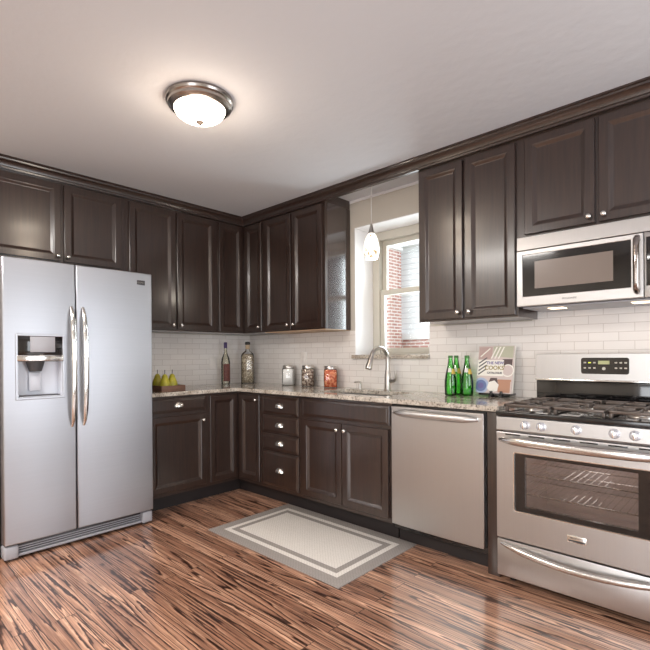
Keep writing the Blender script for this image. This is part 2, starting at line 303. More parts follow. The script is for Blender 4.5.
# ------------------------------------------------------------------ mesh helpers
class MB:
    def __init__(s): s.v = []; s.f = []
    def add(s, vs, fs):
        o = len(s.v); s.v += [tuple(v) for v in vs]; s.f += [tuple(i+o for i in f) for f in fs]; return s
    def box(s, x0, x1, y0, y1, z0, z1, bev=0, seg=2):
        x0, x1 = min(x0, x1), max(x0, x1); y0, y1 = min(y0, y1), max(y0, y1); z0, z1 = min(z0, z1), max(z0, z1)
        v = [(x0, y0, z0), (x1, y0, z0), (x1, y1, z0), (x0, y1, z0), (x0, y0, z1), (x1, y0, z1), (x1, y1, z1), (x0, y1, z1)]
        f = [(3, 2, 1, 0), (4, 5, 6, 7), (0, 1, 5, 4), (1, 2, 6, 5), (2, 3, 7, 6), (3, 0, 4, 7)]
        if bev:
            b = bmesh.new(); bv = [b.verts.new(q) for q in v]
            for q in f: b.faces.new([bv[i] for i in q])
            bmesh.ops.bevel(b, geom=b.edges[:], offset=bev, segments=seg, profile=.5, affect='EDGES')
            b.verts.index_update(); v = [tuple(q.co) for q in b.verts]; f = [tuple(q.index for q in g.verts) for g in b.faces]; b.free()
        return s.add(v, f)
    def loft(s, rings, cap0=True, cap1=True, closed=True):
        n = len(rings[0]); vs = [q for r in rings for q in r]; fs = []
        for i in range(len(rings)-1):
            for j in range(n if closed else n-1):
                a, b_ = i*n+j, i*n+(j+1) % n
                fs.append((a, b_, b_+n, a+n))
        if cap0: fs.append(tuple(reversed(range(n))))
        if cap1: fs.append(tuple(range((len(rings)-1)*n, len(rings)*n)))
        return s.add(vs, fs)
    def tube(s, pts, rad, seg=10, sx=1, sy=1):
        pts = [Vector(p) for p in pts]; rings = []; n = None
        rads = rad if isinstance(rad, (list, tuple)) else [rad]*len(pts)
        for i, p in enumerate(pts):
            t = (pts[min(i+1, len(pts)-1)] - pts[max(i-1, 0)]).normalized()
            if n is None:
                n = t.orthogonal().normalized() if abs(t.z) > .9 else Vector((0, 0, 1)).cross(t).normalized()
            n = (n - t*n.dot(t)).normalized(); b_ = t.cross(n)
            rings.append([p + n*math.cos(2*PI*k/seg)*rads[i]*sx + b_*math.sin(2*PI*k/seg)*rads[i]*sy for k in range(seg)])
        return s.loft(rings)
    def lathe(s, prof, c=(0, 0, 0), seg=24, axis='z', squash=(1, 1)):
        rings = []
        for r, h in prof:
            ring = []
            for k in range(seg):
                a = 2*PI*k/seg; x, y = r*math.cos(a)*squash[0], r*math.sin(a)*squash[1]
                if axis == 'z': q = (c[0]+x, c[1]+y, c[2]+h)
                else: q = (c[0]+x, c[1]-h, c[2]+y)       # axis -y: h grows towards the room
                ring.append(q)
            rings.append(ring)
        return s.loft(rings)
    def prism(s, poly, z0, z1, axes=(0, 1, 2)):
        def mk(a, b_, c_):
            q = [0, 0, 0]; q[axes[0]] = a; q[axes[1]] = b_; q[axes[2]] = c_; return tuple(q)
        return s.loft([[mk(a, b_, z0) for a, b_ in poly], [mk(a, b_, z1) for a, b_ in poly]])
    def grid(s, us, vs, inc, d0, d1, axes=(0, 1, 2)):
        """slab over the cells (i,j) for which inc is true; d0, d1 numbers or functions of (u,v); a hole has real inner faces"""
        f0 = d0 if callable(d0) else (lambda u, v: d0); f1 = d1 if callable(d1) else (lambda u, v: d1)
        idx = {}; V = []; F = []
        def mk(a, b_, c_):
            q = [0, 0, 0]; q[axes[0]] = a; q[axes[1]] = b_; q[axes[2]] = c_; return tuple(q)
        def g(i, j, k):
            if (i, j, k) not in idx:
                idx[(i, j, k)] = len(V); V.append(mk(us[i], vs[j], (f1 if k else f0)(us[i], vs[j])))
            return idx[(i, j, k)]
        nu, nv = len(us)-1, len(vs)-1; ok = lambda i, j: 0 <= i < nu and 0 <= j < nv and inc(i, j)
        for i in range(nu):
            for j in range(nv):
                if not ok(i, j): continue
                F.append((g(i, j, 1), g(i+1, j, 1), g(i+1, j+1, 1), g(i, j+1, 1)))
                F.append((g(i, j+1, 0), g(i+1, j+1, 0), g(i+1, j, 0), g(i, j, 0)))
                for (di, dj, a, b_) in ((-1, 0, (i, j+1), (i, j)), (1, 0, (i+1, j), (i+1, j+1)), (0, -1, (i, j), (i+1, j)), (0, 1, (i+1, j+1), (i, j+1))):
                    if not ok(i+di, j+dj): F.append((g(*a, 0), g(*b_, 0), g(*b_, 1), g(*a, 1)))
        return s.add(V, F)
    def build(s, name, mat, parent=None, smooth=30, bevel=0, loc=None, sub=0):
        off = Vector((0, 0, 0))
        if parent is not None: off = Vector(parent['_o'])
        elif loc is not None: off = Vector(loc)
        me = bpy.data.meshes.new(name); me.from_pydata([tuple(Vector(v)-off) for v in s.v], [], s.f)
        b = bmesh.new(); b.from_mesh(me); bmesh.ops.recalc_face_normals(b, faces=b.faces[:]); b.to_mesh(me); b.free()
        me.materials.append(M[mat] if isinstance(mat, str) else mat)
        if smooth:
            me.shade_smooth(); me.set_sharp_from_angle(angle=math.radians(smooth))
        o = bpy.data.objects.new(name, me); COL.objects.link(o)
        if parent is not None: o.parent = parent
        elif loc is not None: o.location = loc
        o['_o'] = tuple(off)
        if bevel:
            md = o.modifiers.new('soft_edge', 'BEVEL'); md.width = bevel; md.segments = 2; md.limit_method = 'ANGLE'; md.angle_limit = math.radians(40)
        if sub:
            md = o.modifiers.new('smooth', 'SUBSURF'); md.levels = sub; md.render_levels = sub
        return o
LEFT = PI/2
def thing(name, label, cat, loc=(0, 0, 0), rotz=0, group=None):
    """an Empty at the thing's base. loc is in the wall frame: x along the wall, y into it, z up; rotz turns the frame onto the left wall"""
    o = bpy.data.objects.new(name, None); COL.objects.link(o)
    o.location = Matrix.Rotation(rotz, 3, 'Z') @ Vector(loc); o.rotation_euler = (0, 0, rotz); o.empty_display_size = .05
    o['_o'] = tuple(loc); o['label'] = label; o['category'] = cat
    if group: o['group'] = group
    return o
def tag(o, label, cat, group=None):
    o['label'] = label; o['category'] = cat
    if group: o['group'] = group
    return o
def struct(o): o['kind'] = 'structure'; return o
def text(parent, name, body, size, c, mat, depth=.0006, align='CENTER'):
    """raised lettering facing -y in the wall frame"""
    cu = bpy.data.curves.new(name, 'FONT'); cu.body = body; cu.size = size; cu.extrude = depth; cu.align_x = align; cu.align_y = 'CENTER'
    t = bpy.data.objects.new(name, cu); COL.objects.link(t)
    me = bpy.data.meshes.new_from_object(t.evaluated_get(bpy.context.evaluated_depsgraph_get()))
    bpy.data.objects.remove(t)
    mb = MB(); R = Matrix.Rotation(PI/2, 3, 'X')
    mb.add([R @ v.co + Vector(c) for v in me.vertices], [tuple(p.vertices) for p in me.polygons])
    bpy.data.meshes.remove(me)
    return mb.build(name, mat, parent, smooth=0)

# ------------------------------------------------------------------ room shell
WL, WR, WB, WT = 1.447, 2.166, 1.193, 2.272          # kitchen window opening
WALLT = .34
def setting():
    struct(MB().box(-.2, RX+.2, RY-.2, .4, -.12, 0).build('floor', 'floor', smooth=0))
    struct(MB().box(-.2, RX+.2, RY-.2, .4, H, H+.15).build('ceiling', 'ceiling', smooth=0))
    struct(MB().box(-.2, 0, RY-.2, .0, 0, H).build('wall_left', 'wall', smooth=0))
    struct(MB().grid([-.2, WL, WR, RX+.2], [0, WB-.032, WT, H], lambda i, j: not (i == 1 and j == 1), 0, WALLT, (0, 2, 1)).build('wall_back', 'wall', smooth=0))
    struct(MB().grid([RY-.2, -2.15, -.5, 0], [0, .1, 2.15, H], lambda i, j: not (i == 1 and j == 1), RX, RX+.2, (1, 2, 0)).build('wall_right', 'wall', smooth=0))
    struct(MB().grid([-.0, 3.4, 5.2, RX], [0, .15, 2.25, H], lambda i, j: not (i == 1 and j == 1), RY-.2, RY, (0, 2, 1)).build('wall_front', 'wall', smooth=0))
    # tiled backsplash on both walls, with the window cut out
    ti = MB(); e = .007
    ti.grid([0, WL, WR, 3.9], [.9, WB-.032, 1.40], lambda i, j: not (i == 1 and j == 1), -e, -.0005, (0, 2, 1))
    ti.box(2.9, 3.9, -e, -.0005, 1.40, 1.47)
    ti.box(.0005, e, -1.52, -e, .9, 1.40)
    struct(ti.build('wall_backsplash', 'tile', smooth=0))
    struct(MB().box(.35, 2.4, -.012, -.0005, H-.02, H-.0005).build('trim_1', 'whitepaint', smooth=0))
    # white reveal lining of the deep window recess
    rv = MB(); t = .006
    rv.box(WL, WL+t, -.004, .27, WB, WT); rv.box(WR-t, WR, -.004, .27, WB, WT); rv.box(WL+t, WR-t, -.004, .27, WT-t, WT)
    struct(rv.build('trim_2', 'whitepaint', smooth=0))
    wn = thing('window_1', 'white double-hung window in a deep recess over the sink', 'window', (WL, .27, WB)); wn['kind'] = 'structure'
    fr = MB(); a, b_, z0, z1 = WL+.006, WR-.006, WB, WT-.006; y0, y1 = .24, .335
    fr.grid([a, a+.07, b_-.07, b_], [z0, z0+.012, z1-.07, z1], lambda i, j: not (i == 1 and j == 1), y0, y1, (0, 2, 1)).build('window_frame', 'winpaint', wn, bevel=.003)
    xa, xb = a+.071, b_-.071; zm = 1.735
    for (s0, s1, yy) in ((zm-.02, z1-.071, .292), (z0+.0125, zm+.022, .255)):
        sm = MB().grid([xa, xa+.04, xb-.04, xb], [s0, s0+.045, s1-.042, s1], lambda i, j: not (i == 1 and j == 1), yy, yy+.034, (0, 2, 1)).build('sash', 'winpaint', wn, bevel=.003)
        MB().box(xa+.035, xb-.035, yy+.015, yy+.019, s0+.04, s1-.037).build('pane', 'glass', sm, smooth=0)
    sl = MB().box(WL-.02, WR, -.035, .24, WB-.032, WB, .004).build('window_sill', 'granite', wn)
    # two made-up windows, unseen behind the camera, added to light the room
    for nm, loc, spec in (('added_window_2', (RX, -1.325, .1), 'R'), ('added_window_3', (4.3, RY, .15), 'F')):
        q = thing(nm, 'added window behind the camera, there to light the room', 'window', loc); q['kind'] = 'structure'
        if spec == 'R':
            MB().grid([-2.15, -2.09, -1.36, -1.30, -.56, -.5], [.1, .16, 2.09, 2.15], lambda i, j: i in (0, 2, 4) or j in (0, 2), RX+.06, RX+.11, (1, 2, 0)).build('window_frame', 'whitepaint', q, smooth=0)
        else:
            MB().grid([3.4, 3.48, 4.26, 4.34, 5.12, 5.2], [.15, .23, 2.17, 2.25], lambda i, j: i in (0, 2, 4) or j in (0, 2), RY-.11, RY-.06, (0, 2, 1)).build('window_frame', 'whitepaint', q, smooth=0)
setting()

# ------------------------------------------------------------------ outside
def outside():
    h = thing('house', 'white clapboard house over a red brick base, seen through the window', 'house', (-.8, 5, -.6))
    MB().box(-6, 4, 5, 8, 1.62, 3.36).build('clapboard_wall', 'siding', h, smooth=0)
    MB().box(-6, 4, 4.96, 8, -.6, 1.50).build('brick_base', 'brick', h, smooth=0)
    MB().box(-6, 4, 4.93, 8, 1.50, 1.62).build('sill_band', 'whitepaint', h, smooth=0)
    MB().box(-6.1, 4.1, 4.8, 8.1, 3.36, 3.44).build('eave', 'whitepaint', h, smooth=0)
    c = thing('brick_chimney', 'red brick chimney column beside the white siding outside the window', 'chimney', (-1.5, 4.56, -.6))
    MB().box(-1.70, -1.25, 4.36, 4.76, -.6, 3.26).build('stack', 'brick', c, smooth=0)
    MB().box(-1.73, -1.22, 4.33, 4.79, 3.26, 3.33, .01).build('chimney_cap', 'whitepaint', c)
    g = MB().box(-9, 9, .45, 12, -.75, -.6).build('ground', plain('grass', srgb(120, 128, 96), .9), smooth=0); struct(g)
outside()

# ------------------------------------------------------------------ cabinets
def ring(x0, x1, z0, z1, ins, y):
    return [(x0+ins, y, z0+ins), (x1-ins, y, z0+ins), (x1-ins, y, z1-ins), (x0+ins, y, z1-ins)]
def knob(parent, x, y, z):
    MB().lathe([(.006, -.001), (.005, .010), (.008, .014), (.0145, .018), (.0155, .023), (.011, .029), (.002, .031)], (x, y, z), 16, '-y').build('knob', 'pale_metal', parent, smooth=50)
def door(parent, x0, x1, z0, z1, yf, kn=None, th=.02, name='door'):
    prof = [(0, th), (0, .0025), (.0025, 0), (.043, 0), (.046, .0025), (.049, .003), (.065, .0125), (.068, .013)]
    mb = MB().loft([ring(x0, x1, z0, z1, i, yf+d) for i, d in prof])
    d = mb.build(name, 'wood', parent, smooth=0)
    if kn: knob(d, kn[0], yf, kn[1])
    return d
def cup(parent, x, y, z, w=.042, h=.040, dp=.026):
    # quarter-round shell, open underneath, its back edge on the drawer front
    mb = MB(); NT, NP = 12, 6; V = []; F = []
    for k, sc in ((0, 1.0), (1, .90)):
        for i in range(NT+1):
            for j in range(NP+1):
                th, ph = PI*i/NT, PI/2*.97*j/NP
                V.append((x - w*sc*math.cos(th)*math.cos(ph), y - .0006 - dp*sc*math.sin(th)*math.cos(ph), z + h*sc*math.sin(ph)))
    n = (NT+1)*(NP+1); g = lambda k, i, j: k*n + i*(NP+1) + j
    for i in range(NT):
        for j in range(NP):
            F.append((g(0, i, j), g(0, i+1, j), g(0, i+1, j+1), g(0, i, j+1))); F.append((g(1, i, j+1), g(1, i+1, j+1), g(1, i+1, j), g(1, i, j)))
        F.append((g(0, i, 0), g(1, i, 0), g(1, i+1, 0), g(0, i+1, 0))); F.append((g(0, i, NP), g(0, i+1, NP), g(1, i+1, NP), g(1, i, NP)))
    for j in range(NP):
        for i in (0, NT): F.append((g(0, i, j), g(0, i, j+1), g(1, i, j+1), g(1, i, j)))
    mb.add(V, F)
    return mb.build('cup_pull', 'pale_metal', parent, smooth=50)
def drawer(parent, x0, x1, z0, z1, yf, pull=True, th=.02, raised=True):
    prof = [(0, th), (0, .008), (.004, .0055), (.017, .0015), (.020, 0)]
    mb = MB().loft([ring(x0, x1, z0, z1, i, yf+d) for i, d in prof])
    d = mb.build('drawer', 'wood', parent, smooth=0)
    if pull: cup(d, (x0+x1)/2, yf, (z0+z1)/2-.014)
    return d
BF, UF = -.612, -.325        # base and upper face-frame planes
BD, UD = BF-.02, UF-.02      # door fronts
ZU, ZT = 1.408, 2.434
TOE = -.552
def base_body(root, x0, x1, toe=True):
    mb = MB().box(x0, x1, BF, -.008, .11, .883)
    mb.build('cabinet_body', 'wood', root, smooth=0)
    MB().box(x0, x1, TOE, -.008, 0, .1095).build('toe_kick', 'toe', root, smooth=0)
def cab(label, x0, x1, z0, rotz=0, name='base_cabinet', cat='cabinet'):
    return thing(name, label, cat, (x0, 0, z0), rotz)

# left wall base (wall frame: x = world y)
c = cab('dark base cabinet with one drawer over one door, right beside the refrigerator', -1.452, -.937, 0, LEFT)
base_body(c, -1.452, -.9255)
drawer(c, -1.438, -.950, .755, .866, BD); door(c, -1.438, -.950, .142, .725, BD, (-.982, .672))
# corner susan: L-shaped body
c = thing('corner_base_cabinet', 'dark L-shaped corner base cabinet with two tall folding door leaves', 'cabinet', (0, 0, 0))
Lp = [(.008, -.925), (-BF, -.925), (-BF, BF), (.944, BF), (.944, -.008), (.008, -.008)]
MB().prism(Lp, .11, .883).build('cabinet_body', 'wood', c, smooth=0)
Lt = [(.008, -.925), (-TOE, -.925), (-TOE, TOE), (.944, TOE), (.944, -.008), (.008, -.008)]
MB().prism(Lt, 0, .1095).build('toe_kick', 'toe', c, smooth=0)
door(c, .658, .926, .142, .862, BD, (.893, .823))
def left_door(root, y0, y1, z0, z1, xf, kn=None):
    prof = [(0, .02), (0, .0025), (.0025, 0), (.043, 0), (.046, .0025), (.049, .003), (.065, .0125), (.068, .013)]
    rg = []
    for i, d in prof: rg.append([(xf-d, y, z) for (y, _, z) in ring(y0, y1, z0, z1, i, 0)])
    d = MB().loft(rg).build('door', 'wood', root, smooth=0)
    return d
left_door(c, -.908, -.638, .142, .862, -BD)
# drawer stack
c = cab('narrow dark base cabinet with a stack of four drawers', .945, 1.4, 0)
base_body(c, .9445, 1.4095)
for z0, z1 in ((.722, .862), (.572, .708), (.430, .558), (.142, .416)): drawer(c, .966, 1.391, z0, z1, BD)
# sink base
c = cab('wide dark sink base cabinet with a plain false front over two doors', 1.41, 2.245, 0, name='sink_base_cabinet')
sbx = MB().grid([1.410, 1.43, 2.225, 2.245], [BF, BF+.02, -.03, -.008], lambda i, j: not (i == 1 and j == 1), .11, .883, (0, 1, 2))
sbx.box(1.43, 2.225, BF+.02, -.03, .11, .13).build('cabinet_body', 'wood', c, smooth=0)
MB().box(1.410, 2.245, TOE, -.008, 0, .1095).build('toe_kick', 'toe', c, smooth=0)
MB().loft([ring(1.437, 2.230, .738, .864, i, BD+d) for i, d in [(0, .02), (0, .008), (.004, .0055), (.017, .0015), (.020, 0)]]).build('false_front', 'wood', c, smooth=0)
door(c, 1.437, 1.826, .142, .712, BD, (1.797, .668)); door(c, 1.834, 2.222, .142, .712, BD, (1.866, .668))
# end panel between dishwasher and range
tag(MB().box(2.876, 2.945, -.628, -.01, 0, .883, .001).build('end_panel', 'wood', loc=(2.91, -.3, 0)), 'narrow dark upright panel between dishwasher and range', 'panel')

# uppers
def upper_body(root, x0, x1, z0=ZU, z1=ZT):
    MB().box(x0, x1, UF, -.008, z0, z1).build('cabinet_body', 'wood', root, smooth=0)
DZ0, DZ1 = ZU+.012, 2.418
c = cab('short dark wall cabinet with two doors above the refrigerator', -2.43, -1.48, 1.855, LEFT, 'wall_cabinet')
upper_body(c, -2.40, -1.481, 1.855)
door(c, -2.385, -1.941, 1.872, DZ1, UD, (-1.962, 1.905)); door(c, -1.918, -1.512, 1.872, DZ1, UD, (-1.897, 1.905))
c = cab('tall dark wall cabinet with two doors over the pears, right of the refrigerator', -1.48, -.635, ZU, LEFT, 'wall_cabinet')
upper_body(c, -1.480, -.6355)
door(c, -1.448, -1.052, DZ0, DZ1, UD, (-1.083, 1.458)); door(c, -1.036, -.655, DZ0, DZ1, UD, (-1.006, 1.458))
c = thing('corner_wall_cabinet', 'dark L-shaped corner wall cabinet with two narrow door leaves', 'cabinet', (0, 0, ZU))
Lu = [(.008, -.635), (-UF, -.635), (-UF, UF), (.635, UF), (.635, -.008), (.008, -.008)]
MB().prism(Lu, ZU, ZT).build('cabinet_body', 'wood', c, smooth=0)
door(c, .368, .612, DZ0, DZ1, UD, (.586, 1.458)); left_door(c, -.613, -.349, DZ0, DZ1, -UD)
c = cab('dark two-door wall cabinet just left of the window', .635, 1.4, ZU, 0, 'wall_cabinet')
upper_body(c, .6355, 1.395)
door(c, .660, 1.008, DZ0, DZ1, UD, (.979, 1.458)); door(c, 1.026, 1.380, DZ0, DZ1, UD, (1.055, 1.458))
MB().box(1.3955, 1.399, UF+.0305, -.0505, ZU, ZT).build('side_panel', 'woodgloss', c, smooth=0)
MB().box(1.3955, 1.401, -.05, -.008, ZU, ZT, .001).build('back_stile', 'wood', c, smooth=0)
MB().box(1.3955, 1.402, UF, UF+.03, ZU, ZT, .001).build('front_stile', 'wood', c, smooth=0)
MB().box(.64, 1.395, -.32, -.01, ZU-.006, ZU-.0005).build('bottom_panel', plain('maple_underside', srgb(190, 160, 128), .5), c, smooth=0)
c = cab('dark two-door wall cabinet between the window and the microwave', 2.27, 2.93, ZU, 0, 'wall_cabinet')
upper_body(c, 2.272, 2.934)
door(c, 2.284, 2.594, DZ0, DZ1, UD, (2.565, 1.458)); door(c, 2.612, 2.922, DZ0, DZ1, UD, (2.641, 1.458))
c = cab('short dark two-door wall cabinet above the microwave', 2.935, 3.74, 1.85, 0, 'wall_cabinet')
upper_body(c, 2.9345, 3.745, 1.85)
door(c, 2.977, 3.331, 1.872, DZ1, UD, (3.306, 1.905)); door(c, 3.350, 3.704, 1.872, DZ1, UD, (3.375, 1.905))

# crown moulding running round the cabinet tops and across the window
def crown():
    prof = [(0, 2.4345), (.010, 2.4345), (.012, 2.446), (.018, 2.449), (.022, 2.462), (.032, 2.476), (.044, 2.484), (.046, 2.494), (.054, 2.498), (.054, H-.0008), (-.02, H-.0008), (-.02, 2.4345)]
    mb = MB(); x0 = -UD; d = x0 - .004
    r0 = [(d+o, -2.43, z) for o, z in prof]; r1 = [(d+o, -(d+o), z) for o, z in prof]; r2 = [(3.75, -(d+o), z) for o, z in prof]
    mb.loft([r0, r1, r2])
    # return along the side of the cabinet left of the window
    mb.box(1.36, 1.402, -.32, -.0125, 2.4348, H-.001)
    o = mb.build('crown_moulding', 'wood', loc=(d, -d, 2.4345), smooth=25)
    tag(o, 'dark stepped crown moulding along the tops of the wall cabinets', 'moulding')
crown()

# ------------------------------------------------------------------ worktop, sink, tap
SX0, SX1, SY0, SY1 = 1.47, 2.12, -.53, -.165
ct = MB().grid([.008, .648, SX0, SX1, 2.946], [-1.468, -.648, SY0, SY1, -.008], lambda i, j: (i == 0 or j >= 1) and not (i == 2 and j == 2), .884, .914, (0, 1, 2))
tag(ct.build('countertop', 'granite', loc=(.3, -.3, .884), smooth=0, bevel=.004), 'L-shaped speckled beige granite worktop', 'countertop')
sk = thing('sink', 'steel undermount sink set into the granite below the window', 'sink', (1.79, -.34, .70))
mb = MB().grid([SX0-.01, SX0, SX1, SX1+.01], [SY0-.01, SY0, SY1, SY1+.01], lambda i, j: not (i == 1 and j == 1), .69, .8835, (0, 1, 2))
mb.box(SX0-.01, SX1+.01, SY0-.01, SY1+.01, .68, .69)
mb.build('basin', 'steel', sk, smooth=0)
MB().lathe([(.045, 0), (.045, .003), (.03, .004), (.028, .001), (.002, .001)], (1.79, -.34, .6905), 20).build('drain', 'chrome', sk)
f = thing('faucet', 'tall brushed gooseneck pull-down kitchen faucet behind the sink', 'faucet', (1.862, -.12, .9145))
fx, fy = 1.862, -.12
MB().lathe([(.031, 0), (.031, .006), (.026, .010), (.025, .05), (.024, .125), (.020, .14), (.017, .16)], (fx, fy, .9145), 20).build('body', 'nickel', f)
R_ = .090; pts = [(fx, fy, 1.06), (fx, fy, 1.12), (fx, fy, 1.155)]
for k in range(1, 13):
    a = PI*k/13*1.0; pts.append((fx-.02*(1-math.cos(a))/2, fy - R_*(1-math.cos(a)), 1.155 + R_*math.sin(a)))
MB().tube(pts, .0160, 14).build('spout', 'nickel', f, smooth=60)
e = Vector(pts[-1]); dd = (e - Vector(pts[-2])).normalized()
MB().tube([e - dd*.004, e+dd*.012, e+dd*.05, e+dd*.085, e+dd*.095], [.017, .020, .022, .027, .025], 16).build('spray_head', 'nickel', f, smooth=40)
MB().tube([(fx+.018, fy, .99), (fx+.05, fy-.004, .99), (fx+.066, fy-.008, .994), (fx+.075, fy-.01, 1.012), (fx+.082, fy-.012, 1.07)], [.015, .014, .0125, .011, .008], 12).build('lever_handle', 'nickel', f, smooth=60)
s = thing('soap_dispenser', 'small metal pump soap dispenser on the worktop left of the faucet', 'soap dispenser', (1.58, -.11, .9145))
MB().lathe([(.018, 0), (.018, .006), (.012, .010), (.011, .045), (.007, .048)], (1.58, -.11, .9145), 16).build('pump_body', 'nickel', s)
MB().tube([(1.58, -.11, .960), (1.58, -.11, .972), (1.577, -.125, .976), (1.57, -.165, .972)], [.006, .007, .0065, .005], 10).build('pump_spout', 'nickel', s, smooth=60)

# ------------------------------------------------------------------ dishwasher
d = thing('dishwasher', 'stainless steel dishwasher under the worktop between sink cabinet and range', 'dishwasher', (2.56, -.3, 0))
MB().box(2.251, 2.870, -.60, -.03, .09, .880).build('tub_body', 'black', d, smooth=0)
MB().box(2.254, 2.867, -.55, -.03, 0, .0895).build('toe_kick', 'toe', d, smooth=0)
def dwf(u, v): return -.642 - .008*(1-((u-2.56)/.303)**2)
us = [2.257+.605*k/16 for k in range(17)]
MB().grid(us, [.128, .3, .5, .7, .868], lambda i, j: True, -.601, dwf, (0, 2, 1)).build('door_panel', 'steel', d, smooth=40, bevel=.004)
pts = [(2.285+.55*k/16, -.655-.034*math.sin(PI*k/16)**.5, .832) for k in range(17)]
MB().tube(pts, [.008+.013*min(1, math.sin(PI*k/16)*2.5) for k in range(17)], 14, .65, 1.0).build('handle', 'steel', d, smooth=60)
for xx in (2.289, 2.831): MB().box(xx-.006, xx+.006, -.66, -.645, .822, .842, .002).build('handle_mount', 'chrome', d)

# ------------------------------------------------------------------ refrigerator (left wall frame)
def fridge():
    r = thing('refrigerator', 'tall stainless side-by-side refrigerator with water dispenser on the left wall', 'refrigerator', (-1.94, -.4, 0), LEFT)
    xa, xb, xs = -2.393, -1.489, -1.998
    MB().box(xa+.006, xb-.006, -.715, -.03, .03, 1.765, .003).build('cabinet_body', 'darkplastic', r)
    def fr(x0, x1):
        xm, hw = (x0+x1)/2, (x1-x0)/2
        return lambda u, v: -.788 - .008*(1-abs((u-xm)/hw)**2)
    HX0, HX1, HZ0, HZ1 = -2.326, -2.072, .945, 1.325
    xs1 = sorted([xa+.3915*k/12 for k in range(13)] + [HX0, HX1])
    xs1 = [x for x in xs1 if x in (HX0, HX1) or min(abs(x-HX0), abs(x-HX1)) > .012]
    i0, i1 = xs1.index(HX0), xs1.index(HX1)
    zs = [.098, .4, HZ0, HZ1, 1.55, 1.778]
    ld = MB().grid(xs1, zs, lambda i, j: not (i0 <= i < i1 and j == 2), -.717, fr(xa, xs-.003), (0, 2, 1)).build('freezer_door', 'steelv', r, smooth=40, bevel=.006)
    us = [xs+.003+(xb-xs-.003)*k/14 for k in range(15)]
    rd = MB().grid(us, zs, lambda i, j: True, -.717, fr(xs+.003, xb), (0, 2, 1)).build('fridge_door', 'steelv', r, smooth=40, bevel=.006)
    # handles: bowed bars beside the split
    for par, xx in ((ld, xs-.030), (rd, xs+.040)):
        pts = []; n = 22
        for k in range(n+1):
            t = k/n; z = .755+.752*t; s = math.sin(PI*t)
            pts.append((xx, -.796-.052*s**.45, z))
        MB().tube(pts, [.008+.008*min(1, math.sin(PI*k/n)*2.2) for k in range(n+1)], 14, 1.0, .8).build('handle', 'chrome', par, smooth=60)
    # dispenser
    dp = MB().grid([HX0-.006, HX0+.008, HX1-.008, HX1+.006], [HZ0-.006, HZ0+.010, HZ1-.008, HZ1+.006], lambda i, j: not (i == 1 and j == 1), -.7985, -.785, (0, 2, 1))
    dp = dp.build('water_dispenser', 'steelv', r, bevel=.003)
    cv = MB()
    cv.box(HX0+.001, HX1-.001, -.722, -.7175, HZ0+.001, 1.165)
    cv.box(HX0+.001, HX0+.012, -.79, -.722, HZ0+.001, 1.165); cv.box(HX1-.012, HX1-.001, -.79, -.722, HZ0+.001, 1.165)
    cv.box(HX0+.012, HX1-.012, -.79, -.722, HZ0+.001, HZ0+.012)
    cv.build('recess', 'recess', dp, smooth=0)
    MB().box(HX0+.002, HX1-.002, -.797, -.72, 1.205, HZ1-.002, .003).build('control_panel', 'blackglass', dp)
    MB().box(HX0+.07, HX1-.05, -.7985, -.7972, 1.222, 1.315, .0005).build('display_strip', 'greyplastic', dp)
    MB().box(HX0+.002, HX1-.002, -.800, -.72, 1.168, 1.2045, .003).build('control_bar', 'chrome', dp)
    MB().lathe([(.034, 0), (.044, .03), (.052, .062)], ((HX0+HX1)/2-.02, -.755, 1.105), 20, 'z', (1, .65)).build('nozzle', 'darkplastic', dp)
    MB().box((HX0+HX1)/2-.05, (HX0+HX1)/2+.012, -.742, -.728, .985, 1.10, .005).build('paddle', 'recess', dp)
    MB().box(HX0+.02, HX1-.02, -.788, -.73, HZ0+.0125, HZ0+.018, .001).build('drip_tray', 'darkplastic', dp)
    # badge, grille, foot covers
    b = MB().box(-1.612, -1.542, -.7935, -.785, 1.693, 1.726, .002).build('badge', 'darkplastic', r)
    text(b, 'badge_lettering', 'FRIGIDAIRE', .0105, (-1.577, -.794, 1.7095), 'pale_metal', .0004)
    g = MB().box(xa+.07, xb-.07, -.745, -.70, .028, .085, .003).build('toe_grille', 'darkplastic', r)
    for z in (.040, .054, .068): MB().box(xa+.075, xb-.075, -.752, -.746, z-.003, z+.004, .001).build('grille_slat', 'greyplastic', g)
    MB().box(xa+.07, xb-.07, -.765, -.73, .016, .032, .003).build('grille_lip', 'greyplastic', r)
    for x0, x1 in ((xa, xa+.075), (xb-.078, xb-.004)):
        MB().box(x0, x1, -.785, -.70, .012, .090, .012, 3).build('foot_cover', 'greyplastic', r)
    for xx in (xa+.05, xb-.05):
        MB().lathe([(.018, 0), (.018, .012)], (xx, -.74, 0), 12).build('foot', 'darkplastic', r)
fridge()
tag(MB().box(0.008, .70, -2.437, -2.402, 0, 1.8545, .001).build('refrigerator_end_panel', 'wood', loc=(.35, -2.42, 0)), 'tall dark wooden panel at the far left beside the refrigerator', 'panel')

